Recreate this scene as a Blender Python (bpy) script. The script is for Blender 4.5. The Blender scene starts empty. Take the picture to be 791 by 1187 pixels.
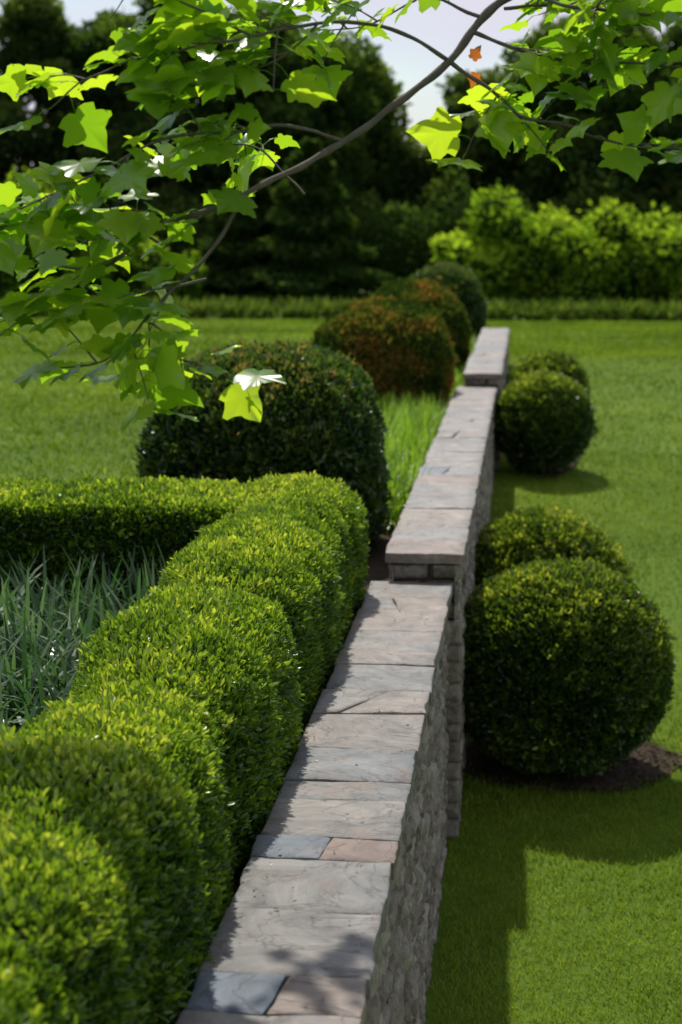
import bpy, math, numpy as np
from mathutils import Vector
rng = np.random.default_rng(7)
scene = bpy.context.scene

# ---------------------------------------------------------------- helpers
def hash3(ix, iy, iz, seed):
    n = (ix*374761393 + iy*668265263 + iz*2147483647 + seed*1274126177) & 0x7fffffff
    n = ((n ^ (n >> 13))*1274126177) & 0x7fffffff
    return ((n ^ (n >> 16)) & 0xffff)/65535.0
def vn(p, scale=1.0, seed=0):
    q = np.asarray(p, float)*scale + 1000.0
    i = np.floor(q).astype(np.int64); f = q-i; f = f*f*(3-2*f)
    x, y, z = i[..., 0], i[..., 1], i[..., 2]
    r = 0
    for dx in (0, 1):
        for dy in (0, 1):
            for dz in (0, 1):
                w = (f[..., 0] if dx else 1-f[..., 0])*(f[..., 1] if dy else 1-f[..., 1])*(f[..., 2] if dz else 1-f[..., 2])
                r = r + w*hash3(x+dx, y+dy, z+dz, seed)
    return r
def norm(v):
    return v/np.maximum(np.linalg.norm(v, axis=-1, keepdims=True), 1e-9)
def sstep(a, b, x):
    t = np.clip((x-a)/(b-a), 0, 1); return t*t*(3-2*t)

class MB:
    """collects uniform chunks of polygons and makes one mesh object"""
    def __init__(s): s.v = []; s.f = []; s.n = 0
    def add(s, verts, faces, mat=0, tint=None, smooth=False):
        verts = np.asarray(verts, float).reshape(-1, 3); faces = np.asarray(faces, np.int64)
        if tint is None: tint = np.full(len(faces), .5)
        elif np.isscalar(tint): tint = np.full(len(faces), float(tint))
        s.v.append(verts); s.f.append((faces+s.n, mat, tint, smooth)); s.n += len(verts)
    def make(s, name, mats):
        me = bpy.data.meshes.new(name)
        V = np.concatenate(s.v); me.vertices.add(len(V)); me.vertices.foreach_set("co", V.astype(np.float32).ravel())
        loops = np.concatenate([f.ravel() for f, *_ in s.f]); cnt = np.concatenate([np.full(len(f), f.shape[1]) for f, *_ in s.f])
        me.loops.add(len(loops)); me.loops.foreach_set("vertex_index", loops.astype(np.int32))
        me.polygons.add(len(cnt)); st = np.concatenate([[0], np.cumsum(cnt)[:-1]])
        me.polygons.foreach_set("loop_start", st.astype(np.int32))
        for m in mats: me.materials.append(m)
        me.polygons.foreach_set("material_index", np.concatenate([np.full(len(f), m) for f, m, *_ in s.f]).astype(np.int32))
        me.polygons.foreach_set("use_smooth", np.concatenate([np.full(len(f), sm) for f, m, t, sm in s.f]))
        me.update(calc_edges=True)
        a = me.attributes.new("tint", 'FLOAT', 'FACE')
        a.data.foreach_set("value", np.concatenate([t for f, m, t, sm in s.f]).astype(np.float32))
        ob = bpy.data.objects.new(name, me); scene.collection.objects.link(ob)
        return ob

def basis(A, N):
    A = norm(A); B = norm(np.cross(A, N)); N2 = np.cross(B, A); return A, B, N2
def stamp(mb, pos, A, N, L, W, tmpl, faces, tint, mat=0, smooth=False):
    """tmpl: K x 3 (along, side, lift)"""
    A, B, N = basis(A, N); n = len(pos); K = len(tmpl); L = np.broadcast_to(L, n); W = np.broadcast_to(W, n)
    V = pos[:, None, :] + A[:, None, :]*(tmpl[None, :, 0]*L[:, None])[..., None] \
        + B[:, None, :]*(tmpl[None, :, 1]*W[:, None])[..., None] + N[:, None, :]*(tmpl[None, :, 2]*L[:, None])[..., None]
    F = (faces[None]+(np.arange(n)*K)[:, None, None]).reshape(-1, faces.shape[1])
    mb.add(V, F, mat, np.repeat(tint, len(faces)), smooth)

OVAL = np.array([(0, 0, 0), (.3, .42, .06), (.72, .38, .06), (1, 0, -.05), (.72, -.38, .06), (.3, -.42, .06)])
OVALF = np.array([(0, 1, 2, 3), (0, 3, 4, 5)])
RH = np.array([(0, 0, 0), (.5, .5, .08), (1, 0, 0), (.5, -.5, .08)]); RHF = np.array([(0, 1, 2, 3)])
BL = np.array([(0, .5, 0), (0, -.5, 0), (.6, -.4, 0), (.6, .4, 0), (1, 0.05, -.08), (1, -.05, -.08)])
BLF = np.array([(0, 1, 2, 3), (3, 2, 5, 4)])

# ---------------------------------------------------------------- materials
def newmat(name):
    m = bpy.data.materials.new(name); m.use_nodes = True; m.node_tree.nodes.clear()
    return m, m.node_tree.nodes, m.node_tree.links
def ramp(nd, stops):
    r = nd.new('ShaderNodeValToRGB'); e = r.color_ramp.elements
    e[0].position, e[0].color = stops[0][0], (*stops[0][1], 1); e[1].position, e[1].color = stops[-1][0], (*stops[-1][1], 1)
    for p, c in stops[1:-1]:
        x = e.new(p); x.color = (*c, 1)
    return r
def leafmat(name, stops, trans=.35, tcol=(1.7, 1.8, .8), rough=.42, spec=.5):
    m, nd, ln = newmat(name)
    at = nd.new('ShaderNodeAttribute'); at.attribute_name = 'tint'
    r = ramp(nd, stops); ln.new(at.outputs['Fac'], r.inputs[0])
    if spec > 0:
        p = nd.new('ShaderNodeBsdfPrincipled'); p.inputs['Roughness'].default_value = rough
        p.inputs['Specular IOR Level'].default_value = spec
        ln.new(r.outputs[0], p.inputs['Base Color'])
    else:
        p = nd.new('ShaderNodeBsdfDiffuse'); ln.new(r.outputs[0], p.inputs[0])
    t = nd.new('ShaderNodeBsdfTranslucent'); mx = nd.new('ShaderNodeMix'); mx.data_type = 'RGBA'; mx.blend_type = 'MULTIPLY'
    mx.inputs[0].default_value = 1; ln.new(r.outputs[0], mx.inputs[6]); mx.inputs[7].default_value = (*tcol, 1)
    mx.clamp_result = False
    ln.new(mx.outputs[2], t.inputs[0])
    ms = nd.new('ShaderNodeMixShader'); ms.inputs[0].default_value = trans
    ln.new(p.outputs[0], ms.inputs[1]); ln.new(t.outputs[0], ms.inputs[2])
    o = nd.new('ShaderNodeOutputMaterial'); ln.new(ms.outputs[0], o.inputs[0]); return m
def noisemat(name, stops, scale=8, detail=8, rough=.9, bump=.3, bdist=.01, bscale=40, tintmix=0.0, spec=.3, stretch=(1, 1, 1)):
    m, nd, ln = newmat(name)
    tc = nd.new('ShaderNodeTexCoord'); mp = nd.new('ShaderNodeMapping'); mp.inputs['Scale'].default_value = stretch
    ln.new(tc.outputs['Object'], mp.inputs[0])
    n = nd.new('ShaderNodeTexNoise'); n.inputs['Scale'].default_value = scale; n.inputs['Detail'].default_value = detail; n.inputs['Roughness'].default_value = .65
    ln.new(mp.outputs[0], n.inputs['Vector'])
    src = n.outputs['Fac']
    if tintmix > 0:
        at = nd.new('ShaderNodeAttribute'); at.attribute_name = 'tint'
        ad = nd.new('ShaderNodeMix'); ad.inputs[0].default_value = tintmix
        ln.new(src, ad.inputs[2]); ln.new(at.outputs['Fac'], ad.inputs[3]); src = ad.outputs[0]
    r = ramp(nd, stops); ln.new(src, r.inputs[0])
    p = nd.new('ShaderNodeBsdfPrincipled'); p.inputs['Roughness'].default_value = rough; p.inputs['Specular IOR Level'].default_value = spec
    ln.new(r.outputs[0], p.inputs['Base Color'])
    n2 = nd.new('ShaderNodeTexNoise'); n2.inputs['Scale'].default_value = bscale; n2.inputs['Detail'].default_value = 8
    ln.new(mp.outputs[0], n2.inputs['Vector'])
    b = nd.new('ShaderNodeBump'); b.inputs['Strength'].default_value = bump; b.inputs['Distance'].default_value = bdist
    ln.new(n2.outputs['Fac'], b.inputs['Height']); ln.new(b.outputs[0], p.inputs['Normal'])
    o = nd.new('ShaderNodeOutputMaterial'); ln.new(p.outputs[0], o.inputs[0]); return m

M_box = leafmat('boxwood_leaf', [(0, (.022, .058, .008)), (.38, (.07, .145, .014)), (.72, (.17, .27, .024)), (1, (.37, .44, .065))], .4, tcol=(2.1, 2.0, .8), rough=.32, spec=.6)
M_boxb = leafmat('boxwood_ball_leaf', [(0, (.016, .04, .008)), (.45, (.055, .105, .014)), (.78, (.15, .22, .025)), (1, (.32, .37, .06))], .37, tcol=(2.0, 1.9, .8), rough=.32, spec=.6)
M_boxd = leafmat('yew_leaf', [(0, (.012, .032, .008)), (.5, (.038, .08, .015)), (.82, (.10, .15, .024)), (1, (.26, .17, .06))], .33, rough=.34, spec=.6)
M_rust = leafmat('rusty_shrub_leaf', [(0, (.025, .05, .012)), (.45, (.07, .1, .018)), (.6, (.15, .12, .028)), (1, (.33, .14, .04))], .33, spec=0)
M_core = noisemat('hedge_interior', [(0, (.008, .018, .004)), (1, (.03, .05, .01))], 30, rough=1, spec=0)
M_lir = leafmat('liriope_leaf', [(0, (.07, .14, .012)), (.5, (.16, .28, .025)), (1, (.28, .40, .06))], .42, spec=.3)
M_mead = leafmat('meadow_leaf', [(0, (.03, .065, .012)), (.5, (.08, .13, .02)), (1, (.16, .2, .05))], .35, spec=0)
M_iris = leafmat('iris_leaf', [(0, (.02, .055, .02)), (.5, (.055, .12, .045)), (1, (.15, .22, .12))], .3, tcol=(1.5, 1.7, .9), rough=.36, spec=.5)
M_grass = leafmat('grass_blade', [(0, (.045, .09, .010)), (.5, (.115, .185, .017)), (1, (.25, .32, .042))], .36, tcol=(1.7, 1.75, .85), spec=0)
M_plane = leafmat('plane_leaf', [(0, (.05, .13, .012)), (.5, (.13, .24, .02)), (.93, (.23, .33, .035)), (1, (.22, .07, .03))], .58, tcol=(2.8, 2.6, .75), rough=.28, spec=.65)
M_tree = leafmat('tree_leaf', [(0, (.018, .042, .012)), (.5, (.052, .092, .021)), (1, (.15, .205, .04))], .4, spec=0)
M_shrub = leafmat('shrub_leaf', [(0, (.04, .1, .01)), (.5, (.15, .25, .02)), (1, (.30, .40, .04))], .45, spec=0)
M_bark = noisemat('bark', [(0, (.05, .042, .034)), (.5, (.11, .095, .075)), (1, (.2, .18, .15))], 25, rough=.85, bump=.5, bdist=.004, bscale=90)
M_soil = noisemat('mulch', [(.3, (.024, .018, .012)), (.7, (.085, .065, .045))], 45, rough=1, bump=.8, bdist=.02, bscale=90, spec=.1)

def lawnmat():
    m, nd, ln = newmat('lawn')
    tc = nd.new('ShaderNodeTexCoord')
    def nz(s, d=6, r=.6):
        n = nd.new('ShaderNodeTexNoise'); n.inputs['Scale'].default_value = s; n.inputs['Detail'].default_value = d; n.inputs['Roughness'].default_value = r
        ln.new(tc.outputs['Object'], n.inputs['Vector']); return n
    a = nz(.3, 5); b = nz(14, 8, .75); c = nz(120, 4)
    mx = nd.new('ShaderNodeMix'); mx.inputs[0].default_value = .4; ln.new(a.outputs['Fac'], mx.inputs[2]); ln.new(b.outputs['Fac'], mx.inputs[3])
    r = ramp(nd, [(.3, (.042, .088, .009)), (.5, (.088, .15, .014)), (.7, (.17, .24, .028))]); ln.new(mx.outputs[0], r.inputs[0])
    p = nd.new('ShaderNodeBsdfPrincipled'); p.inputs['Roughness'].default_value = .85; p.inputs['Specular IOR Level'].default_value = .1
    ln.new(r.outputs[0], p.inputs['Base Color'])
    bm = nd.new('ShaderNodeBump'); bm.inputs['Strength'].default_value = .6; bm.inputs['Distance'].default_value = .02
    ln.new(c.outputs['Fac'], bm.inputs['Height']); ln.new(bm.outputs[0], p.inputs['Normal'])
    o = nd.new('ShaderNodeOutputMaterial'); ln.new(p.outputs[0], o.inputs[0]); return m
M_lawn = lawnmat()

def slabmat():
    m, nd, ln = newmat('bluestone_cap')
    tc = nd.new('ShaderNodeTexCoord'); at = nd.new('ShaderNodeAttribute'); at.attribute_name = 'tint'
    r = ramp(nd, [(0, (.115, .145, .18)), (.25, (.185, .187, .182)), (.5, (.215, .205, .192)), (.75, (.24, .208, .18)), (1, (.22, .15, .124))])
    ln.new(at.outputs['Fac'], r.inputs[0])
    off = nd.new('ShaderNodeVectorMath'); off.operation = 'ADD'
    cb = nd.new('ShaderNodeCombineXYZ'); ml = nd.new('ShaderNodeMath'); ml.operation = 'MULTIPLY'; ml.inputs[1].default_value = 97
    ln.new(at.outputs['Fac'], ml.inputs[0]); ln.new(ml.outputs[0], cb.inputs[0]); ln.new(ml.outputs[0], cb.inputs[2])
    ln.new(tc.outputs['Object'], off.inputs[0]); ln.new(cb.outputs[0], off.inputs[1])
    def nz(s, d, rr=.6, dist=0):
        n = nd.new('ShaderNodeTexNoise'); n.inputs['Scale'].default_value = s; n.inputs['Detail'].default_value = d
        n.inputs['Roughness'].default_value = rr; n.inputs['Distortion'].default_value = dist
        ln.new(off.outputs[0], n.inputs['Vector']); return n
    a = nz(3.5, 12, .78, 1.2); b = nz(2.6, 3, .5, 1.5)
    ra = ramp(nd, [(.32, (.42, .42, .43)), (.5, (.92, .92, .92)), (.66, (1.4, 1.36, 1.3))]); ln.new(a.outputs['Fac'], ra.inputs[0])
    mu = nd.new('ShaderNodeMix'); mu.data_type = 'RGBA'; mu.blend_type = 'MULTIPLY'; mu.inputs[0].default_value = 1
    ln.new(r.outputs[0], mu.inputs[6]); ln.new(ra.outputs[0], mu.inputs[7])
    rb = ramp(nd, [(.54, (0, 0, 0)), (.7, (.55, .55, .55))]); ln.new(b.outputs['Fac'], rb.inputs[0])
    mv = nd.new('ShaderNodeMix'); mv.data_type = 'RGBA'; ln.new(rb.outputs[0], mv.inputs[0]); ln.new(mu.outputs[2], mv.inputs[6]); mv.inputs[7].default_value = (.21, .145, .105, 1)
    wv = nz(1.7, 5, .6, 2.2); sb_ = nd.new('ShaderNodeMath'); sb_.operation = 'SUBTRACT'; sb_.inputs[1].default_value = .5; ln.new(wv.outputs['Fac'], sb_.inputs[0])
    ab = nd.new('ShaderNodeMath'); ab.operation = 'ABSOLUTE'; ln.new(sb_.outputs[0], ab.inputs[0])
    rv = ramp(nd, [(0, (.4, .38, .37)), (.014, (1, 1, 1))]); ln.new(ab.outputs[0], rv.inputs[0])
    m3 = nd.new('ShaderNodeMix'); m3.data_type = 'RGBA'; m3.blend_type = 'MULTIPLY'; m3.inputs[0].default_value = .8; ln.new(mv.outputs[2], m3.inputs[6]); ln.new(rv.outputs[0], m3.inputs[7])
    p = nd.new('ShaderNodeBsdfPrincipled'); p.inputs['Roughness'].default_value = .52; p.inputs['Specular IOR Level'].default_value = .5
    ln.new(m3.outputs[2], p.inputs['Base Color'])
    c = nz(2.2, 4, .55, .8); q = nd.new('ShaderNodeMath'); q.operation = 'MULTIPLY'; q.inputs[1].default_value = 9
    fl = nd.new('ShaderNodeMath'); fl.operation = 'FLOOR'; ln.new(c.outputs['Fac'], q.inputs[0]); ln.new(q.outputs[0], fl.inputs[0])
    b1 = nd.new('ShaderNodeBump'); b1.inputs['Strength'].default_value = .8; b1.inputs['Distance'].default_value = .006; ln.new(fl.outputs[0], b1.inputs['Height'])
    f = nz(22, 12, .78); b2 = nd.new('ShaderNodeBump'); b2.inputs['Strength'].default_value = .9; b2.inputs['Distance'].default_value = .008
    ln.new(f.outputs['Fac'], b2.inputs['Height']); ln.new(b1.outputs[0], b2.inputs['Normal']); ln.new(b2.outputs[0], p.inputs['Normal'])
    o = nd.new('ShaderNodeOutputMaterial'); ln.new(p.outputs[0], o.inputs[0]); return m
M_slab = slabmat()
M_rub = noisemat('rubble_stone', [(.2, (.06, .048, .034)), (.42, (.165, .143, .112)), (.6, (.26, .233, .192)), (.85, (.42, .385, .33))], 16, rough=.9, bump=1, bdist=.018, bscale=38, tintmix=.35)
M_joint = noisemat('wall_joint', [(0, (.04, .033, .025)), (1, (.10, .085, .07))], 30, rough=1, spec=0)

# ---------------------------------------------------------------- terrain
def zr(Y):
    return np.interp(Y, [-300, -5, 6.7, 22.5, 25.5, 46, 60, 900], [-.9, -.85, -.1, 1.07, 1.15, .55, .4, .4])
def zl(Y):
    return np.interp(Y, [-300, 25.5, 46, 60, 900], [1.15, 1.15, .55, .4, .4])
def gz(X, Y):
    t = sstep(-.58, -.40, np.asarray(X, float)); return zl(Y)*(1-t)+zr(Y)*t
xs = np.concatenate([np.linspace(-600, -40, 10), np.linspace(-35, -3, 20), np.linspace(-2.5, -.7, 6), [-.6, -.58, -.53, -.49, -.45, -.40, -.38], np.linspace(-.3, 3, 8), np.linspace(4, 40, 14), np.linspace(60, 600, 9)])
ys = np.concatenate([np.linspace(-300, -10, 8), np.arange(-5, 60, .7), np.linspace(62, 200, 12), np.linspace(260, 900, 7)])
XX, YY = np.meshgrid(xs, ys); ZZ = gz(XX, YY)
ZZ = ZZ+.04*(vn(np.stack([XX, YY, 0*XX], -1), .25, 3)-.5)*(np.abs(XX+.49) > 1.5)
def gridfaces(r, c, off=0):
    i = np.arange(r-1)[:, None]*c+np.arange(c-1)[None]; i = i.ravel()+off
    return np.stack([i, i+1, i+c+1, i+c], 1)
g = MB(); g.add(np.stack([XX, YY, ZZ], -1), gridfaces(*XX.shape), 0, smooth=True); g.make('lawn_ground', [M_lawn])

# ---------------------------------------------------------------- grass blades
def frust(X, Y, m=.5): return (X < .42*Y+m) & (X > -.33*Y-m)
def blades(mb, n, x0, x1, y0, y1, L, W, tilt=.5, excl=None):
    X = rng.uniform(x0, x1, n); Y = rng.uniform(y0, y1, n); k = frust(X, Y)
    if excl is not None: k &= ~excl(X, Y)
    X, Y = X[k], Y[k]; n = len(X); p = np.stack([X, Y, gz(X, Y)-.004], 1)
    band = np.tanh(4*np.sin((X+.12*Y+.15*np.sin(Y*.4))*math.pi/1.15))      # mowing passes: blades laid one way, then the other
    A = np.stack([rng.normal(0, tilt, n), rng.normal(0, tilt, n)+.28*band, np.ones(n)], 1); N = norm(rng.normal(0, 1, (n, 3)))
    lo = vn(p, .45, 5)
    t = np.clip(-.14+.6*lo+.42*vn(p, 1.9, 6)+.32*(vn(p, 9, 8)-.5)+.045*band+rng.uniform(-.18, .4, n), 0, 1)
    stamp(mb, p, A, N, L*rng.uniform(.6, 1.3, n), W, BL, BLF, t)
def mulch(X, Y):
    a = np.arctan2(Y-9.47, X-.25); w = .05*np.sin(a*5+1)+.04*np.sin(a*11); f = rng.uniform(.78, 1.03, len(X))
    e1 = np.sqrt(((X-.25)/.69)**2+((Y-9.47)/(.47+w))**2) < f
    e2 = np.sqrt(((X-.2)/.4)**2+((Y-18.2)/(1.5+w))**2) < f
    return e1 | e2
b = MB()
blades(b, 125000, -.34, 3.6, 5.3, 11, .038, .0042, excl=mulch)
blades(b, 60000, -.3, 5.2, 11, 18, .042, .0075, excl=mulch)
blades(b, 42000, -.3, 8, 18, 30, .05, .013, excl=mulch)
blades(b, 35000, 0, 13, 30, 45, .06, .022)
blades(b, 60000, -8, -1.9, 9, 26, .05, .012)
blades(b, 40000, -15, 0, 26, 45, .06, .022)
b.make('lawn_grass', [M_grass])

def mulch_bed(name, poly_c, rx, ry, seed):
    nr, na = 8, 40; a = np.linspace(0, 2*np.pi, na, endpoint=False)
    w = 1+.05*np.sin(a*5+seed)+.04*np.sin(a*11+seed)
    V = [(poly_c[0], poly_c[1], 0)]
    for r in np.linspace(.12, 1, nr):
        for k, aa in enumerate(a): V.append((poly_c[0]+rx*r*w[k]*math.cos(aa), poly_c[1]+ry*r*w[k]*math.sin(aa), 0))
    V = np.array(V); V[:, 0] = np.maximum(V[:, 0], -.37)
    V[:, 2] = zr(V[:, 1])+.03*np.clip(1.3-np.hypot((V[:, 0]-poly_c[0])/rx, (V[:, 1]-poly_c[1])/ry), 0, 1)+.003
    F = [(1+i*na+k, 1+i*na+(k+1) % na, 1+(i+1)*na+(k+1) % na, 1+(i+1)*na+k) for i in range(nr-1) for k in range(na)]
    m = MB(); m.add(V, F, 0)
    m.add(V[:1+na], [(0, 1+k, 1+(k+1) % na) for k in range(na)], 0)
    n = int(5000*rx*ry); rr = np.sqrt(rng.uniform(0, 1, n)); aa = rng.uniform(0, 2*np.pi, n)
    X = poly_c[0]+rx*rr*np.cos(aa)*1.06; Y = poly_c[1]+ry*rr*np.sin(aa)*1.1; k = X > -.33; X, Y = X[k], Y[k]; n = len(X)
    P = np.stack([X, Y, zr(Y)+.03*np.clip(1.3-np.hypot((X-poly_c[0])/rx, (Y-poly_c[1])/ry), 0, 1)+.01], 1)
    A = rng.normal(0, 1, (n, 3)); A[:, 2] *= .3; N = np.array([0, 0, 1.])+rng.normal(0, .4, (n, 3))
    stamp(m, P, A, N, rng.uniform(.015, .05, n), rng.uniform(.006, .018, n), RH, RHF, rng.uniform(0, 1, n), 0)
    m.make(name, [M_soil])
mulch_bed('mulch_bed', (.25, 9.47), .66, .46, 1)
mulch_bed('mulch_bed', (.2, 18.2), .38, 1.45, 3)
def soil_sheet(name, x0, x1, y0, y1):
    X, Y = np.meshgrid(np.linspace(x0, x1, 12), np.linspace(y0, y1, 40))
    Z = zl(Y)+.006+.02*vn(np.stack([X, Y, X*0], -1), 6, 2)+.02
    m = MB(); m.add(np.stack([X, Y, Z], -1), gridfaces(*X.shape), 0, smooth=True); m.make(name, [M_soil])
soil_sheet('planting_soil', -5.5, -.66, -1, 8.6)
soil_sheet('planting_soil', -2.3, -.62, 8.65, 27)

# ---------------------------------------------------------------- retaining wall
wall = bpy.data.objects.new('stone_retaining_wall', None); scene.collection.objects.link(wall)
secs = [(-.745, -.343, -2.0, 8.35, 1.35), (-.678, -.286, 8.35, 17.1, 1.495), (-.618, -.236, 17.1, 24.5, 1.635)]
TH = .055
def slab(mb, x0, x1, y0, y1, z, tint, skew0=0, skew1=0, skl=0, skr=0):
    nx, ny = 14, max(8, int((y1-y0)/.035))
    u, v = np.meshgrid(np.linspace(0, 1, nx), np.linspace(0, 1, ny))
    e = .006; u2 = u.copy(); v2 = v.copy()
    u2[:, 1] = e/(x1-x0); u2[:, -2] = 1-e/(x1-x0); v2[1] = e/(y1-y0); v2[-2] = 1-e/(y1-y0)
    X = x0+(x1-x0)*u2+skl*(1-u2)*(v2-.5)+skr*u2*(v2-.5); Y = y0+(y1-y0)*v2+skew0*(1-v2)*(u2-.5)+skew1*v2*(u2-.5)
    P = np.stack([X, Y, 0*X+tint*9], -1)
    wob = (vn(P, 9, 1)-.5)*.014+(vn(P, 30, 2)-.5)*.007; wob2 = (vn(P, 8, 4)-.5)*.014+(vn(P, 33, 5)-.5)*.005
    ex = np.clip(np.abs(u2-.5)*2-.8, 0, 1)/.2*np.sign(u2-.5); ey = np.clip(np.abs(v2-.5)*2-.8, 0, 1)/.2*np.sign(v2-.5)
    X = X+wob*np.abs(ex); Y = Y+wob2*np.abs(ey)
    Z = z+(vn(P, 5, 7)-.5)*.011+(vn(P, 22, 8)-.5)*.005
    edge = (u == 0) | (u == 1) | (v == 0) | (v == 1); Z = Z-edge*.005
    top = np.stack([X, Y, Z], -1).reshape(-1, 3)
    mb.add(top, gridfaces(ny, nx), 0, tint, smooth=True)
    ring = [j for j in range(nx)]+[i*nx+nx-1 for i in range(1, ny)]+[(ny-1)*nx+j for j in range(nx-2, -1, -1)]+[i*nx for i in range(ny-2, 0, -1)]
    a = top[ring]; L = len(ring)
    c = np.array([(x0+x1)/2, (y0+y1)/2, 0])
    mid = a.copy(); d = norm((a-c)*[1, 1, 0]); mid[:, 2] = z-.028; mid[:, :2] += d[:, :2]*((vn(a, 25, 9)[:, None]-.3)*.01)
    bot = a.copy(); bot[:, 2] = z-TH
    V = np.concatenate([a, mid, bot]); k = np.arange(L); k1 = (k+1) % L
    F = np.concatenate([np.stack([k, k+L, k1+L, k1], 1), np.stack([k+L, k+2*L, k1+2*L, k1+L], 1)])
    mb.add(V, F, 0, tint)
caps = MB(); J = .0042
def caprow(sec, y0, y1, tint, sk0=0, sk1=0, split=None, t2=None, ssk=0):
    x0, x1, _, _, z = sec
    a, c = y0+J, y1-J
    jx = rng.normal(0, .004)
    if split is None: slab(caps, x0+jx, x1+jx*.5, a, c, z+rng.normal(0, .002), tint, sk0, sk1)
    else:
        xm = x0+(x1-x0)*split
        slab(caps, x0+jx, xm-J, a, c, z+rng.normal(0, .002), tint, sk0*split, sk1*split, 0, ssk)
        slab(caps, xm+J, x1, a, c, z+rng.normal(0, .002), t2, sk0*(1-split), sk1*(1-split), ssk, 0)
S1 = secs[0]
rows = [(-2, -1.4, .3), (-1.4, -.8, .6), (-.8, -.3, .4), (-.3, .25, .1), (.25, .8, .7), (.8, 1.2, .45), (1.2, 1.75, .5), (1.75, 2.2, .35), (2.2, 2.75, .62), (2.75, 3.2, .4), (3.2, 3.6, .58)]
for a, c, t in rows: caprow(S1, a, c, t)
caprow(S1, 3.6, 3.80, .02, 0, .0, .5, .8, .03)
caprow(S1, 3.80, 4.19, .48); caprow(S1, 4.19, 4.56, .36, 0, 0); caprow(S1, 4.56, 4.74, .04, 0, 0, .5, .93, .02)
caprow(S1, 4.74, 5.07, .57); caprow(S1, 5.07, 5.25, .3); caprow(S1, 5.25, 5.60, .2); caprow(S1, 5.60, 6.02, .62, 0, .05)
caprow(S1, 6.02, 6.33, .45, .05, .0, .42, .7, .16); caprow(S1, 6.33, 6.72, .25); caprow(S1, 6.72, 6.93, .66); caprow(S1, 6.93, 7.3, .5)
caprow(S1, 7.3, 7.72, .76); caprow(S1, 7.72, 7.98, .55, 0, .03, .4, .74, -.05); caprow(S1, 7.98, 8.35, .3, .03, 0)
for S in secs[1:]:
    y = S[2]; first = True
    while y < S[3]-.05:
        d = .36 if first else rng.uniform(.26, .58); e = min(y+d, S[3]); e = S[3] if S[3]-e < .2 else e
        t = float(np.clip(rng.normal(.5, .23), 0, 1)) if not first else .82
        if rng.random() < .22 and not first: caprow(S, y, e, t, 0, 0, rng.uniform(.35, .65), float(rng.uniform(.2, .9)), .04)
        else: caprow(S, y, e, t)
        y = e; first = False
o = caps.make('cap_stones', [M_slab]); o.parent = wall
# clippings and leaf crumbs that have blown onto the cap
n = 420; Y = rng.uniform(2.5, 17, n); u = rng.random(n)**1.8; dm = MB()
X = np.where(Y < 8.3, -.74+.38*u, -.672+.37*u); Z = np.where(Y < 8.3, 1.356, 1.501)+rng.uniform(0, .003, n)
stamp(dm, np.stack([X, Y, Z], 1), rng.normal(0, 1, (n, 3))*[1, 1, .12], np.array([0, 0, 1.])+rng.normal(0, .25, (n, 3)), rng.uniform(.006, .02, n), rng.uniform(.003, .010, n), RH, RHF, rng.choice([.1, .35, .96, 1.], n))
o = dm.make('hedge_clippings', [M_boxd]); o.parent = wall
body = MB()
def boxm(mb, x0, x1, y0, y1, z0, z1, mat):
    V = [(x, y, z) for z in (z0, z1) for y in (y0, y1) for x in (x0, x1)]
    mb.add(V, [(0, 1, 5, 4), (1, 3, 7, 5), (3, 2, 6, 7), (2, 0, 4, 6), (4, 5, 7, 6)], mat)
def facestone(mb, o, eu, ev, en, lu, lv, tint, rough=1.0):
    n = 8; u, v = np.meshgrid(np.linspace(0, 1, n), np.linspace(0, 1, n))
    j = rng.uniform(-.011, .011, 8)*rough
    uu = u*lu+j[0]*(1-v)+j[1]*v; vv = v*lv+j[2]*(1-u)+j[3]*u
    ed = np.minimum(np.minimum(u, 1-u)*lu, np.minimum(v, 1-v)*lv)
    P = o+uu[..., None]*eu+vv[..., None]*ev
    bulge = .013*sstep(0, .02, ed)+((vn(P, 14, 3)-.5)*.024+(vn(P, 40, 3)-.5)*.018+rng.uniform(-.008, .008))*(ed > 0)*rough-.016*rough*(ed == 0)
    P = P+bulge[..., None]*en
    mb.add(P, gridfaces(n, n), 0, tint, smooth=False)
EX, EY, EZ = np.eye(3)
for si, (x0, x1, y0, y1, zt) in enumerate(secs):
    zt2 = zt-TH-.002; boxm(body, x0+.03, x1-.037, y0+.04, y1-(.04 if y1 > 24 else -.02), -1.2 if y0 < 0 else -.3, zt2, 1)
    z = zt2
    while z > (-1.0 if y0 < 0 else -.1):
        h = rng.uniform(.045, .11); y = y0+(.01 if si == 0 else .004)
        while y < y1-.02:
            l = rng.uniform(.08, .3); l = min(l, y1-y-.005)
            if z > zr(y)-.2:
                facestone(body, np.array([x1-.030, y+.002, z-h+.002]), EY, EZ, EX, l-.004, h-.004, float(rng.uniform(.1, .95)))
            y += l
        z -= h
    z = zt2
    while z > .95:
        h = rng.uniform(.07, .12); y = y0+.01
        while y < y1-.02:
            l = rng.uniform(.2, .45); l = min(l, y1-y-.005)
            facestone(body, np.array([x0+.028, y+l-.004, z-h+.004]), -EY, EZ, -EX, l-.008, h-.008, float(rng.uniform(.1, .95))); y += l
        z -= h
    z = zt2; k = 0
    while z > float(zr(y0))-.1:
        h = [.088, .11, .09, .12][k % 4]; k += 1
        if z > zt-.3 or si == 0:
            x = x0+.02
            while x < x1-.03:
                l = min(rng.uniform(.13, .28), x1-.02-x)
                facestone(body, np.array([x, y0+.03, z-h+.003]), EX, EZ, -EY, l-.003, h-.004, float(rng.uniform(.1, .6))); x += l
        else:
            px = secs[si-1][1]-.045
            facestone(body, np.array([px, y0+.006, z-h-.001]), EX, EZ, -EY, x1-.008-px, h+.002, float(rng.uniform(.3, .7)), .3)
        z -= h
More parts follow.
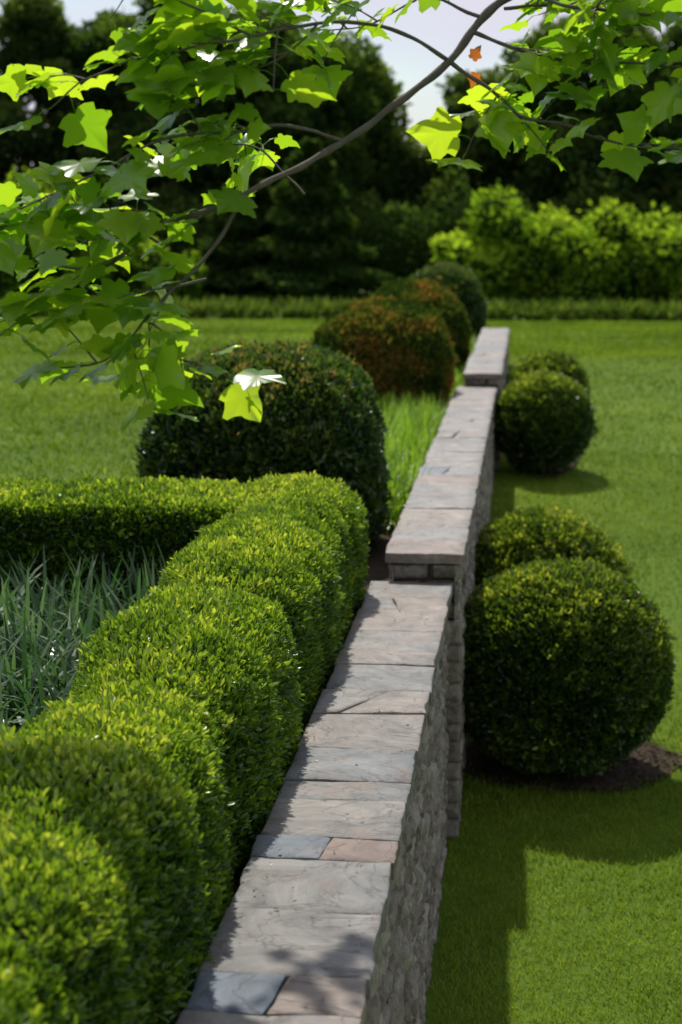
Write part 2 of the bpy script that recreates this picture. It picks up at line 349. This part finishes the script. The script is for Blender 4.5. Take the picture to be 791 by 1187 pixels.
o = body.make('wall_stones', [M_rub, M_joint]); o.parent = wall

# ---------------------------------------------------------------- clipped shrubs
def disp(P, amp, s=0):
    return amp*((vn(P, 1.7, 11+s)-.5)*2+.5*(vn(P, 4.5, 12+s)-.5)*2+.35*(vn(P, 11, 13+s)-.5)*2)
def cubegrid(n):
    out = []; t = np.linspace(-1, 1, n)
    u, v = np.meshgrid(t, t)
    for ax in range(3):
        for sg in (-1, 1):
            P = np.zeros((n, n, 3)); P[..., ax] = sg; P[..., (ax+1) % 3] = u*sg; P[..., (ax+2) % 3] = v; out.append(P.reshape(-1, 3))
    return out
def foliage(name, c, half, kind, n, L, W, mat, r=.2, amp=.03, e=2.3, zmin=None, depth=.05, tintf=None, seed=0, tmpl=None, core_in=.05, nup=.5, scal=0, gn=30, toff=0):
    c = np.array(c, float); half = np.array(half, float)
    def surf(p):
        if kind == 'box':
            q = p*half; inn = np.clip(q, -(half-r), half-r); nn = norm(q-inn+1e-6*p); s = inn+nn*r
        else:
            d = norm(p); s0 = d/(np.sum(np.abs(d)**e, -1, keepdims=True)**(1/e)); s = s0*half
            nn = norm(np.sign(s0)*np.abs(s0)**(e-1)/half)
        W_ = s+c; D = disp(W_, amp, seed)
        if scal:   # plants in the row grown together: rounded mounds with soft valleys between
            yy = W_[..., 1]+.16*np.sin(W_[..., 0]*5)+.12*W_[..., 2]
            D = D+scal*(np.abs(np.sin(np.pi*(yy-3.3)/1.5))**.6-.75)+scal*.45*(np.abs(np.sin(np.pi*yy/.62))**.7-.7)
        return W_+nn*D[..., None], nn
    if kind == 'box':
        ar = np.array([half[1]*half[2], half[1]*half[2], half[0]*half[2], half[0]*half[2], half[0]*half[1]]); ar = ar/ar.sum()
        f = rng.choice(5, n, p=ar); u = rng.uniform(-1, 1, n); v = rng.uniform(-1, 1, n); P = np.zeros((n, 3))
        for k, (ax, sg) in enumerate([(0, -1), (0, 1), (1, -1), (1, 1), (2, 1)]):
            m = f == k; P[m, ax] = sg; P[m, (ax+1) % 3] = u[m]; P[m, (ax+2) % 3] = v[m]
    else:
        d = norm(rng.normal(0, 1, (n, 3))); P = d/np.max(np.abs(d), 1, keepdims=True)
    S, N = surf(P)
    if zmin is not None: k = S[:, 2] > zmin; S, N = S[k], N[k]
    n = len(S); dd = rng.random(n)**1.6
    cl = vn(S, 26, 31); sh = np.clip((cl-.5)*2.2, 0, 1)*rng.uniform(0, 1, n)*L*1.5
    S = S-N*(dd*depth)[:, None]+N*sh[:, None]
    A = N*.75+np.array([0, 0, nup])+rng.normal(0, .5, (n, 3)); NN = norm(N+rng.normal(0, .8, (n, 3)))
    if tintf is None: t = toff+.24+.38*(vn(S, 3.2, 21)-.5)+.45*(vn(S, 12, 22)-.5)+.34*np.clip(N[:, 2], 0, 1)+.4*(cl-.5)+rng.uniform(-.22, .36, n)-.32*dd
    else: t = tintf(S, N, n)
    mb = MB()
    T, F = (OVAL, OVALF) if tmpl is None else tmpl
    stamp(mb, S, A, NN, L*rng.uniform(.65, 1.3, n), W*rng.uniform(.7, 1.2, n), T, F, np.clip(t, 0, 1))
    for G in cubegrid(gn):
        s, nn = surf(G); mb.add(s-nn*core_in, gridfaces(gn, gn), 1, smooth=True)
    return mb.make(name, [mat, M_core])

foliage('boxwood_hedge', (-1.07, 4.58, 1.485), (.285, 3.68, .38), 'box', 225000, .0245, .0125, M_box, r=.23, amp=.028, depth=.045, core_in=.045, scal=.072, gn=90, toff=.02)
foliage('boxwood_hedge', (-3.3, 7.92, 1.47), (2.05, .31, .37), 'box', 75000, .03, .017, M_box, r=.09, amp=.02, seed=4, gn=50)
RT = (RH, RHF)
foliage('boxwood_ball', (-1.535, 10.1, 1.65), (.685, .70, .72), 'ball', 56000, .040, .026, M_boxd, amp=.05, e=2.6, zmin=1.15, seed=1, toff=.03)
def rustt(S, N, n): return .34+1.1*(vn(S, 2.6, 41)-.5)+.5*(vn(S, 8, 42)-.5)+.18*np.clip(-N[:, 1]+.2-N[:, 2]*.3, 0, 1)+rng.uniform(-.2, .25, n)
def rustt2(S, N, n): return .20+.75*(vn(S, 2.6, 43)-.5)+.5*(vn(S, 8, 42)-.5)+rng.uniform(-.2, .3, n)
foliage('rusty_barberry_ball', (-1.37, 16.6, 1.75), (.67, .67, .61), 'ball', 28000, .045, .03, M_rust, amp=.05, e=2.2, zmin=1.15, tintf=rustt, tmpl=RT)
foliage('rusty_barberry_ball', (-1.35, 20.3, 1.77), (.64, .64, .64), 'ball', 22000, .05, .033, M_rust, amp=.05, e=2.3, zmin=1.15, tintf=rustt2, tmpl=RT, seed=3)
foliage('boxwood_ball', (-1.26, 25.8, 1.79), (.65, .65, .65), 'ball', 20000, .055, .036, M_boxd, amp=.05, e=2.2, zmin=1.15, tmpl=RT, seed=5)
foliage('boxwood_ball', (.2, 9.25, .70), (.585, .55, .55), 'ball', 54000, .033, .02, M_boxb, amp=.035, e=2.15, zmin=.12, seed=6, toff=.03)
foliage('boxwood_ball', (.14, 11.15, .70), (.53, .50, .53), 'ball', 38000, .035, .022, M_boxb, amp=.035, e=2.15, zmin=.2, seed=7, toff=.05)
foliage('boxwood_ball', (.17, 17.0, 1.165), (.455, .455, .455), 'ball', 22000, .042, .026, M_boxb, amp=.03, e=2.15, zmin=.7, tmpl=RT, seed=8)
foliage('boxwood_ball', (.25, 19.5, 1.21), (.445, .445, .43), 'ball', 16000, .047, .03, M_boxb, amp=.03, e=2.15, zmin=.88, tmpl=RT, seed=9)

# ---------------------------------------------------------------- strap-leaf plants
def straps(name, n, x0, x1, y0, y1, z, L, W, mat, spread=.6, clump=14):
    nc = n//clump; cx = rng.uniform(x0, x1, nc); cy = rng.uniform(y0, y1, nc)
    X = np.repeat(cx, clump)+rng.normal(0, .03, nc*clump); Y = np.repeat(cy, clump)+rng.normal(0, .03, nc*clump); n = len(X)
    Zb = (z(X, Y) if callable(z) else np.full(n, z))
    az = rng.uniform(0, 2*np.pi, n); L = L*rng.uniform(.6, 1.2, n); lean = np.abs(rng.normal(0, spread, n))
    H = np.stack([np.cos(az), np.sin(az), 0*az], 1); S = np.stack([-np.sin(az), np.cos(az), 0*az], 1)
    K = 6; rowsV = []; pos = np.stack([X, Y, Zb], 1); ang = lean*.35
    for k in range(K):
        w = W*[.7, 1, 1, .85, .6, .08][k]*.5
        rowsV += [pos+S*w, pos-S*w]
        pos = pos+(H*np.sin(ang)[:, None]+np.array([0, 0, 1])*np.cos(ang)[:, None])*(L/(K-1))[:, None]
        ang = ang+lean*.55+.05
    V = np.stack(rowsV, 1); F = np.array([(2*k, 2*k+1, 2*k+3, 2*k+2) for k in range(K-1)])
    F = (F[None]+(np.arange(n)*2*K)[:, None, None]).reshape(-1, 4)
    m = MB(); m.add(V, F, 0, np.repeat(np.clip(rng.uniform(.1, .9, n), 0, 1), K-1)); return m.make(name, [mat])
straps('iris_plants', 9000, -3.9, -1.42, 3.6, 7.45, 1.15, .5, .022, M_iris, .95)
straps('liriope_border', 13000, -1.95, -.74, 10.6, 16.4, 1.15, .40, .012, M_lir, .6)
straps('liriope_border', 7000, -1.7, -.7, 17.3, 25.3, 1.15, .40, .016, M_lir, .6)
straps('meadow_grass_border', 14000, -26, 20, 45.3, 48.0, lambda X, Y: zl(Y), .55, .08, M_mead, .5, 10)

# ---------------------------------------------------------------- tubes
def tube(mb, pts, rad, mat=0, seg=8, sub=6, wob=0):
    pts = np.array(pts, float); rad = np.array(rad, float); n = len(pts); t = np.linspace(0, n-1, (n-1)*sub+1)
    pp = np.concatenate([[2*pts[0]-pts[1]], pts, [2*pts[-1]-pts[-2]]]); i = np.minimum(t.astype(int), n-2); f = (t-i)[:, None]
    a, b_, c, d = pp[i], pp[i+1], pp[i+2], pp[i+3]
    P = .5*((2*b_)+(-a+c)*f+(2*a-5*b_+4*c-d)*f**2+(-a+3*b_-3*c+d)*f**3)
    if wob: P = P+(np.stack([vn(P, 12, s) for s in (1, 2, 3)], 1)-.5)*wob
    R = np.interp(t, np.arange(n), rad)*(1+.12*np.sin(t*9))
    T = norm(np.gradient(P, axis=0)); up = np.where(np.abs(T[:, 2:3]) > .9, np.array([[1., 0, 0]]), np.array([[0, 0, 1.]]))
    B = norm(np.cross(T, up)); C = np.cross(T, B); a = np.linspace(0, 2*np.pi, seg, endpoint=False)
    V = P[:, None]+R[:, None, None]*(np.cos(a)[None, :, None]*B[:, None]+np.sin(a)[None, :, None]*C[:, None])
    m = len(P); F = [(r*seg+k, r*seg+(k+1) % seg, (r+1)*seg+(k+1) % seg, (r+1)*seg+k) for r in range(m-1) for k in range(seg)]
    mb.add(V, F, mat, smooth=True); return P, T

# ---------------------------------------------------------------- plane tree with overhanging bough
rng = np.random.default_rng(21)
O = np.array([-.483, 4.511, 2.339]); R_ = np.array([.9943, .1066, 0]); U_ = np.array([-.0176, .1645, .9862]); F_ = np.array([-.1051, .9806, -.1654])
def loc(path, seed):
    p = np.array(path, float)/100; d = 0*p[:, 0]
    ph = seed*1.7; dd = d+.16*(np.sin(p[:, 0]*4.2+ph)-math.sin(.3*4.2+ph))
    return O+p[:, :1]*R_+p[:, 1:2]*U_+dd[:, None]*F_
half_ = [(.10, -.06), (.26, -.07), (.44, .0), (.40, .08), (.37, .15), (.46, .22), (.60, .34), (.56, .44), (.45, .47), (.36, .52), (.28, .58), (.26, .66), (.21, .75), (.12, .86), (.05, .95)]
out = [(0, 0)]+half_+[(0, 1.02)]+[(-x, y) for x, y in reversed(half_)]
PT = [(.34, 0, 0)]+[(y, x, -.32*(abs(x)**1.5)-.10*(max(y-.35, 0))**1.5*2+.08*abs(math.sin(x*9))) for x, y in out]
PT = np.array(PT); PF = np.array([(0, 1+k, 1+(k+1) % len(out)) for k in range(len(out))])
tree = bpy.data.objects.new('plane_tree', None); scene.collection.objects.link(tree)
wood = MB(); lv = MB()
def leaves_at(P, T, size=.108, tb=.5):
    n = len(P)
    side = norm(np.cross(T, np.array([0, 0, 1.])))*np.where(np.arange(n) % 2, 1, -1)[:, None]
    D = norm(T*rng.uniform(.2, .9, (n, 1))+side*rng.uniform(.4, 1.1, (n, 1))+np.array([0, 0, .1])+rng.normal(0, .35, (n, 3)))
    base = P+D*rng.uniform(.03, .06, (n, 1))
    for p, q in zip(P, base):
        mid = (p+q)/2+np.array([0, 0, .006]); tube(wood, [p, mid, q], [.0013, .001, .001], 1, 4, 2)
    A = norm(D*[1, 1, .4]+np.array([0, 0, -.22])+rng.normal(0, .25, (n, 3)))
    N = norm(np.array([0, 0, 1.])+rng.normal(0, .46, (n, 3))+np.array([-.12, .05, 0]))
    t = np.clip(tb+rng.normal(0, .24, n), 0, .9)
    S = size*rng.uniform(.5, 1.25, n)
    stamp(lv, base, A, N, S, S*rng.uniform(.9, 1.1, n), PT, PF, t, 0, True)
def twig(path, r0, r1, seed, nl, start=.2, size=.108, subs=0, per=5):
    pts = loc(path, seed) if not isinstance(path, np.ndarray) else path
    P, T = tube(wood, pts, np.linspace(r0, r1, len(pts)), 0, 8, 8, .012)
    m = len(P); idx = np.linspace(m*start, m-1, max(nl, 1)).astype(int)
    if nl: leaves_at(P[idx], T[idx], size)
    for k in range(subs):
        i = int(rng.uniform(m*start, m*.95)); d = norm(T[i]*.7+rng.normal(0, .55, 3)*np.array([1, .9, .6])); l = rng.uniform(.10, .22)
        q = np.array([P[i], P[i]+d*l*.5+[0, 0, .01], P[i]+d*l]); P2, T2 = tube(wood, q, [.0028, .002, .0014], 0, 6, 5, .006)
        ii = np.linspace(3, len(P2)-1, per).astype(int); leaves_at(P2[ii], T2[ii], size)
main = [(47, 139), (38, 132), (29, 120), (15, 108), (1, 96), (-10, 88), (-22, 81), (-33, 75), (-47, 70), (-59, 62), (-76, 64), (-88, 67)]
twig(main, .0125, .003, 0, 11, .56, subs=7)
twig([(-24, 80), (-31, 67), (-41, 56), (-49, 48), (-58, 39), (-77, 37)], .0055, .002, 0, 11, .35, subs=6)
twig([(-49, 48), (-42, 42), (-39, 34)], .003, .0015, 0, 4, .4, subs=1)
twig([(-47, 70), (-58, 76), (-72, 76), (-90, 73)], .004, .0018, 1, 8, .2, subs=3)
twig([(-36, 62), (-52, 57), (-68, 52), (-84, 50)], .004, .0018, 1, 8, .2, subs=3)
twig([(29, 120), (13, 127), (-6, 125), (-22, 119), (-40, 115), (-61, 111), (-75, 104)], .006, .002, 0, 17, .2, subs=8)
twig([(-22, 119), (-38, 126), (-50, 131), (-58, 124)], .0035, .0016, 0, 4, .2, subs=1)
twig([(-6, 125), (-16, 114), (-30, 108), (-46, 104)], .0035, .0016, 0, 8, .2, subs=3)
twig([(1, 96), (-13, 98), (-26, 95), (-43, 93), (-59, 87), (-77, 81), (-91, 77)], .005, .0018, 0, 13, .25, subs=8)
twig([(-10, 88), (-22, 101), (-33, 105), (-45, 103)], .0035, .0016, 2, 7, .3, subs=3)
twig([(38, 132), (20, 138), (1, 139), (-22, 136), (-40, 131)], .005, .002, 0, 12, .15, subs=6)
twig([(20, 138), (8, 133), (-4, 132)], .003, .0015, 1, 5, .3, subs=2)
twig([(29, 120), (38, 114), (47, 106), (61, 101), (75, 94), (93, 92)], .006, .002, 0, 11, .2, subs=6)
twig([(34, 128), (47, 123), (63, 118), (82, 114), (98, 109)], .006, .002, 0, 12, .2, subs=8)
twig([(47, 139), (66, 131), (84, 126), (100, 121)], .006, .002, 0, 10, .15, subs=8)
twig([(44, 137), (60, 139), (80, 137), (102, 134)], .005, .002, 3, 9, .15, subs=5)
q = loc([(35, 121), (36, 117)], 0)   # one withered red-brown leaf pair
stamp(lv, q, np.array([[.4, -.2, .6], [-.3, 0, -1.]]), np.array([[0, -1., .3], [.3, -1., .2]]), .042, .034, PT, PF, np.array([1., 1.]), 0, True)
tx, ty = 3.1, 4.9; tz = float(zr(ty))
st = loc([(47, 139)], 0)[0]
tube(wood, [(tx, ty, 3.6), (tx-.6, ty-.1, 4.35), (tx-1.6, ty-.05, 4.5), (st[0]+.35, st[1]+.02, st[2]+.35), st], [.075, .055, .035, .018, .0125], 0, 10, 8, .02)
tube(wood, [(tx, ty, tz-.2), (tx, ty, tz+.25), (tx+.03, ty, 1.6), (tx, ty, 3.6), (tx+.05, ty+.05, 5.4), (tx, ty, 7.6)], [.24, .17, .15, .125, .08, .02], 0, 14, 8, .03)
for k in range(16):
    a = k*2.4; h0 = rng.uniform(4.6, 6.8); ln_ = rng.uniform(1.3, 2.3)*(1-(h0-4.6)*.2)
    d = np.array([math.cos(a), math.sin(a), .35]); p0 = np.array([tx, ty, h0])
    pth = np.array([p0, p0+d*ln_*.4, p0+d*ln_*.75+[0, 0, .15], p0+d*ln_+[0, 0, .1]])
    twig(pth, .035, .004, k, 14, .3, .14, subs=10)
o = wood.make('trunk_and_branches', [M_bark, M_plane]); o.parent = tree
o = lv.make('leaves', [M_plane]); o.parent = tree

# ---------------------------------------------------------------- background planting
def blob(mb, c, r, n, L, tb=.4, core=True, seed=0):
    c = np.array(c, float); r = np.array(r, float); d = norm(rng.normal(0, 1, (n, 3)))
    rad = (1+.6*(vn(d*1.5+c, 1.6, 50+seed)-.5)+.45*(vn(d*4+c, 1.3, 51)-.5))*(1-.35*rng.random(n)**2)
    P = c+d*r*rad[:, None]
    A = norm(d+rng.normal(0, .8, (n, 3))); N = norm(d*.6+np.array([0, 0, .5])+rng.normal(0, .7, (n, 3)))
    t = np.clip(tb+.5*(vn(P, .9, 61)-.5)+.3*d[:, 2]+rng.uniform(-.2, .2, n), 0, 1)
    stamp(mb, P, A, N, L*rng.uniform(.6, 1.3, n), L*.7, RH, RHF, t, 0)
    if core:
        for G in cubegrid(7):
            q = norm(G); mb.add(c+q*r*.66, gridfaces(7, 7), 1, smooth=True)
def tree_obj(mb, x, y, h, w, tb=.35, L=.27, nb=16):
    z0 = .4
    tube(mb, [(x, y, z0-.2), (x+.1, y, z0+h*.3), (x, y, z0+h*.75)], [.2, .15, .05], 2, 7, 3)
    for k in range(nb):
        f = (k+.5)/nb; zz = z0+h*(.16+.76*f); ww = w*math.sin(math.pi*min(.93, .22+.75*f))**.7
        a = k*2.4+x; rr = ww*.55*rng.uniform(.5, 1.15)
        s = w*rng.uniform(.26, .48)
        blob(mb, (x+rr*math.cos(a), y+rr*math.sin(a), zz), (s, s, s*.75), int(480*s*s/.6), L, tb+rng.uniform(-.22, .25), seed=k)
hx = [-45, -20, -17, -14.5, -13, -10, -8.6, -7.3, -5.8, -5.1, -3.6, -3.1, -1.6, 0, 2, 4, 7, 12, 30]; hh = [12.5, 12.5, 11.2, 10.6, 11, 10.6, 9.6, 9.0, 8.8, 5.4, 5.4, 8.0, 9.0, 9.3, 9.8, 10, 10.5, 10.5, 11]
tr = MB()
for x in list(np.arange(-42, -7, 2.9))+[-6.6, -4.4, -2.2, .5, 3.2, 6, 8.9, 11.8, 14.7, 17.6, 20.5, 23.4, 26.3]:
    xx = x+rng.uniform(-.3, .3); h = float(np.interp(x, hx, hh))*rng.uniform(.96, 1.05)
    tree_obj(tr, xx, 64+rng.uniform(-2, 3), h, min(2.8, h*.33) if -8 < x < 0 else min(2.9, h*.36), .4)
for x in np.arange(-40, 27, 2.2):
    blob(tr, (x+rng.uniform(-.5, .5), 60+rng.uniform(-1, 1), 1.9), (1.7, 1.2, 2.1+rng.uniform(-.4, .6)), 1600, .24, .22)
tr.make('distant_tree_row', [M_tree, M_core, M_bark])
def conifer(x, y, h, w):
    m = MB(); z0 = .4; tube(m, [(x, y, z0-.2), (x, y, z0+h*.5), (x, y, z0+h)], [.15, .1, .02], 2, 7, 3)
    n = 8000; f = rng.random(n)**1.3; a = rng.uniform(0, 2*np.pi, n); lay = .75+.25*np.cos(f*h*7+np.sin(a*3)*1.2)
    rr = w*(1-f)**.75*lay*(.75+.35*rng.random(n)**.5)*(.7+.6*vn(np.stack([np.cos(a)*1.5, np.sin(a)*1.5, f*6], 1), 1.3, 5))
    P = np.stack([x+rr*np.cos(a), y+rr*np.sin(a), z0+.1+h*f], 1); A = np.stack([np.cos(a), np.sin(a), -.25+0*a], 1)+rng.normal(0, .3, (n, 3))
    stamp(m, P, A, np.array([0, 0, 1.])+rng.normal(0, .3, (n, 3)), .3, .16, RH, RHF, np.clip(rng.uniform(0, .7, n), 0, 1))
    V = [(x+w*.6*math.cos(k), y+w*.6*math.sin(k), z0+.2) for k in np.linspace(0, 6.283, 10, endpoint=False)]+[(x, y, z0+h*.85)]
    m.add(V, [(k, (k+1) % 10, 10) for k in range(10)], 1); m.make('conifer_tree', [M_tree, M_core, M_bark])
for x, y, h, w in [(-7.0, 56, 5.2, 2.3), (-9.2, 57, 4.6, 2.0), (-14.5, 57, 4.4, 1.9), (10, 57, 5.5, 2)]: conifer(x, y, h, w)
def shrubs(items, n, L, tb):
    sb = MB()
    for x, y, z, r in items:
        for k in range(11):
            a = k*2.4; q = rng.uniform(.32, .62)
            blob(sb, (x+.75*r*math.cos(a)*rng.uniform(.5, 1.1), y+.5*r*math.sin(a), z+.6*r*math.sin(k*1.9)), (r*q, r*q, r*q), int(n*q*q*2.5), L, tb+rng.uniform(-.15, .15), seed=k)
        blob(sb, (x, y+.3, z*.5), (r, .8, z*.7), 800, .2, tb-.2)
    sb.make('deciduous_shrubs', [M_shrub, M_core])
shrubs([(-1.6, 51, 1.7, 1.1), (-.1, 51.5, 2.4, 1.4), (1.6, 51, 1.8, 1.2), (3.0, 51.5, 2.3, 1.3), (4.6, 51, 1.7, 1.25), (6.2, 51.5, 2.1, 1.3), (8.2, 51.5, 2, 1.3), (10, 51, 1.9, 1.2), (12, 51.5, 1.9, 1.3)], 420, .2, .55)
shrubs([(-18, 55, 2.9, 1.5), (-15.6, 55.5, 3.2, 1.4), (-13.6, 55, 2.3, 1.2), (-20.5, 55, 2.6, 1.5), (-11.6, 55, 1.4, 1.1), (-23, 55, 2.6, 1.6), (-26, 55, 2.6, 1.6)], 350, .2, .3)

# ---------------------------------------------------------------- sky and sun
sunv = Vector((-.28, .78, 1.25)).normalized()
w = bpy.data.worlds.new('World'); scene.world = w; w.use_nodes = True; nt = w.node_tree; nt.nodes.clear()
sky = nt.nodes.new('ShaderNodeTexSky'); sky.sky_type = 'NISHITA'; sky.sun_disc = False
sky.sun_elevation = math.asin(sunv.z); sky.sun_rotation = math.atan2(sunv.x, sunv.y) % (2*math.pi)
tc = nt.nodes.new('ShaderNodeTexCoord'); mp = nt.nodes.new('ShaderNodeMapping'); mp.inputs['Scale'].default_value = (1, 1, 3.5)
nz = nt.nodes.new('ShaderNodeTexNoise'); nz.inputs['Scale'].default_value = 3.0; nz.inputs['Detail'].default_value = 7
nt.links.new(tc.outputs['Generated'], mp.inputs[0]); nt.links.new(mp.outputs[0], nz.inputs['Vector'])
rp = nt.nodes.new('ShaderNodeValToRGB'); rp.color_ramp.elements[0].position = .36; rp.color_ramp.elements[1].position = .56
nt.links.new(nz.outputs['Fac'], rp.inputs[0])
mx = nt.nodes.new('ShaderNodeMix'); mx.data_type = 'RGBA'; nt.links.new(rp.outputs[0], mx.inputs[0]); nt.links.new(sky.outputs[0], mx.inputs[6]); mx.inputs[7].default_value = (6.3, 6.2, 7.1, 1)
bg = nt.nodes.new('ShaderNodeBackground'); bg.inputs[1].default_value = .12; nt.links.new(mx.outputs[2], bg.inputs[0])
wo = nt.nodes.new('ShaderNodeOutputWorld'); nt.links.new(bg.outputs[0], wo.inputs[0])
sl = bpy.data.lights.new('sun', 'SUN'); sl.energy = 5.0; sl.angle = math.radians(1.0); sl.color = (1, .95, .86)
so = bpy.data.objects.new('sun', sl); so.rotation_euler = (-sunv).to_track_quat('-Z', 'Y').to_euler(); scene.collection.objects.link(so)

# ---------------------------------------------------------------- camera
cam = bpy.data.cameras.new('camera'); co = bpy.data.objects.new('camera', cam); scene.collection.objects.link(co)
co.location = (0, 0, 3.1)
co.rotation_euler = Vector((-.1051, .9806, -.1654)).to_track_quat('-Z', 'Y').to_euler()
cam.sensor_fit = 'VERTICAL'; cam.sensor_height = 36; cam.lens = 60.7; cam.clip_end = 2000; cam.clip_start = .1
cam.dof.use_dof = True; cam.dof.focus_distance = 5.6; cam.dof.aperture_fstop = 3.1
scene.camera = co
scene.view_settings.view_transform = 'Standard'; scene.view_settings.look = 'None'; scene.view_settings.exposure = 0
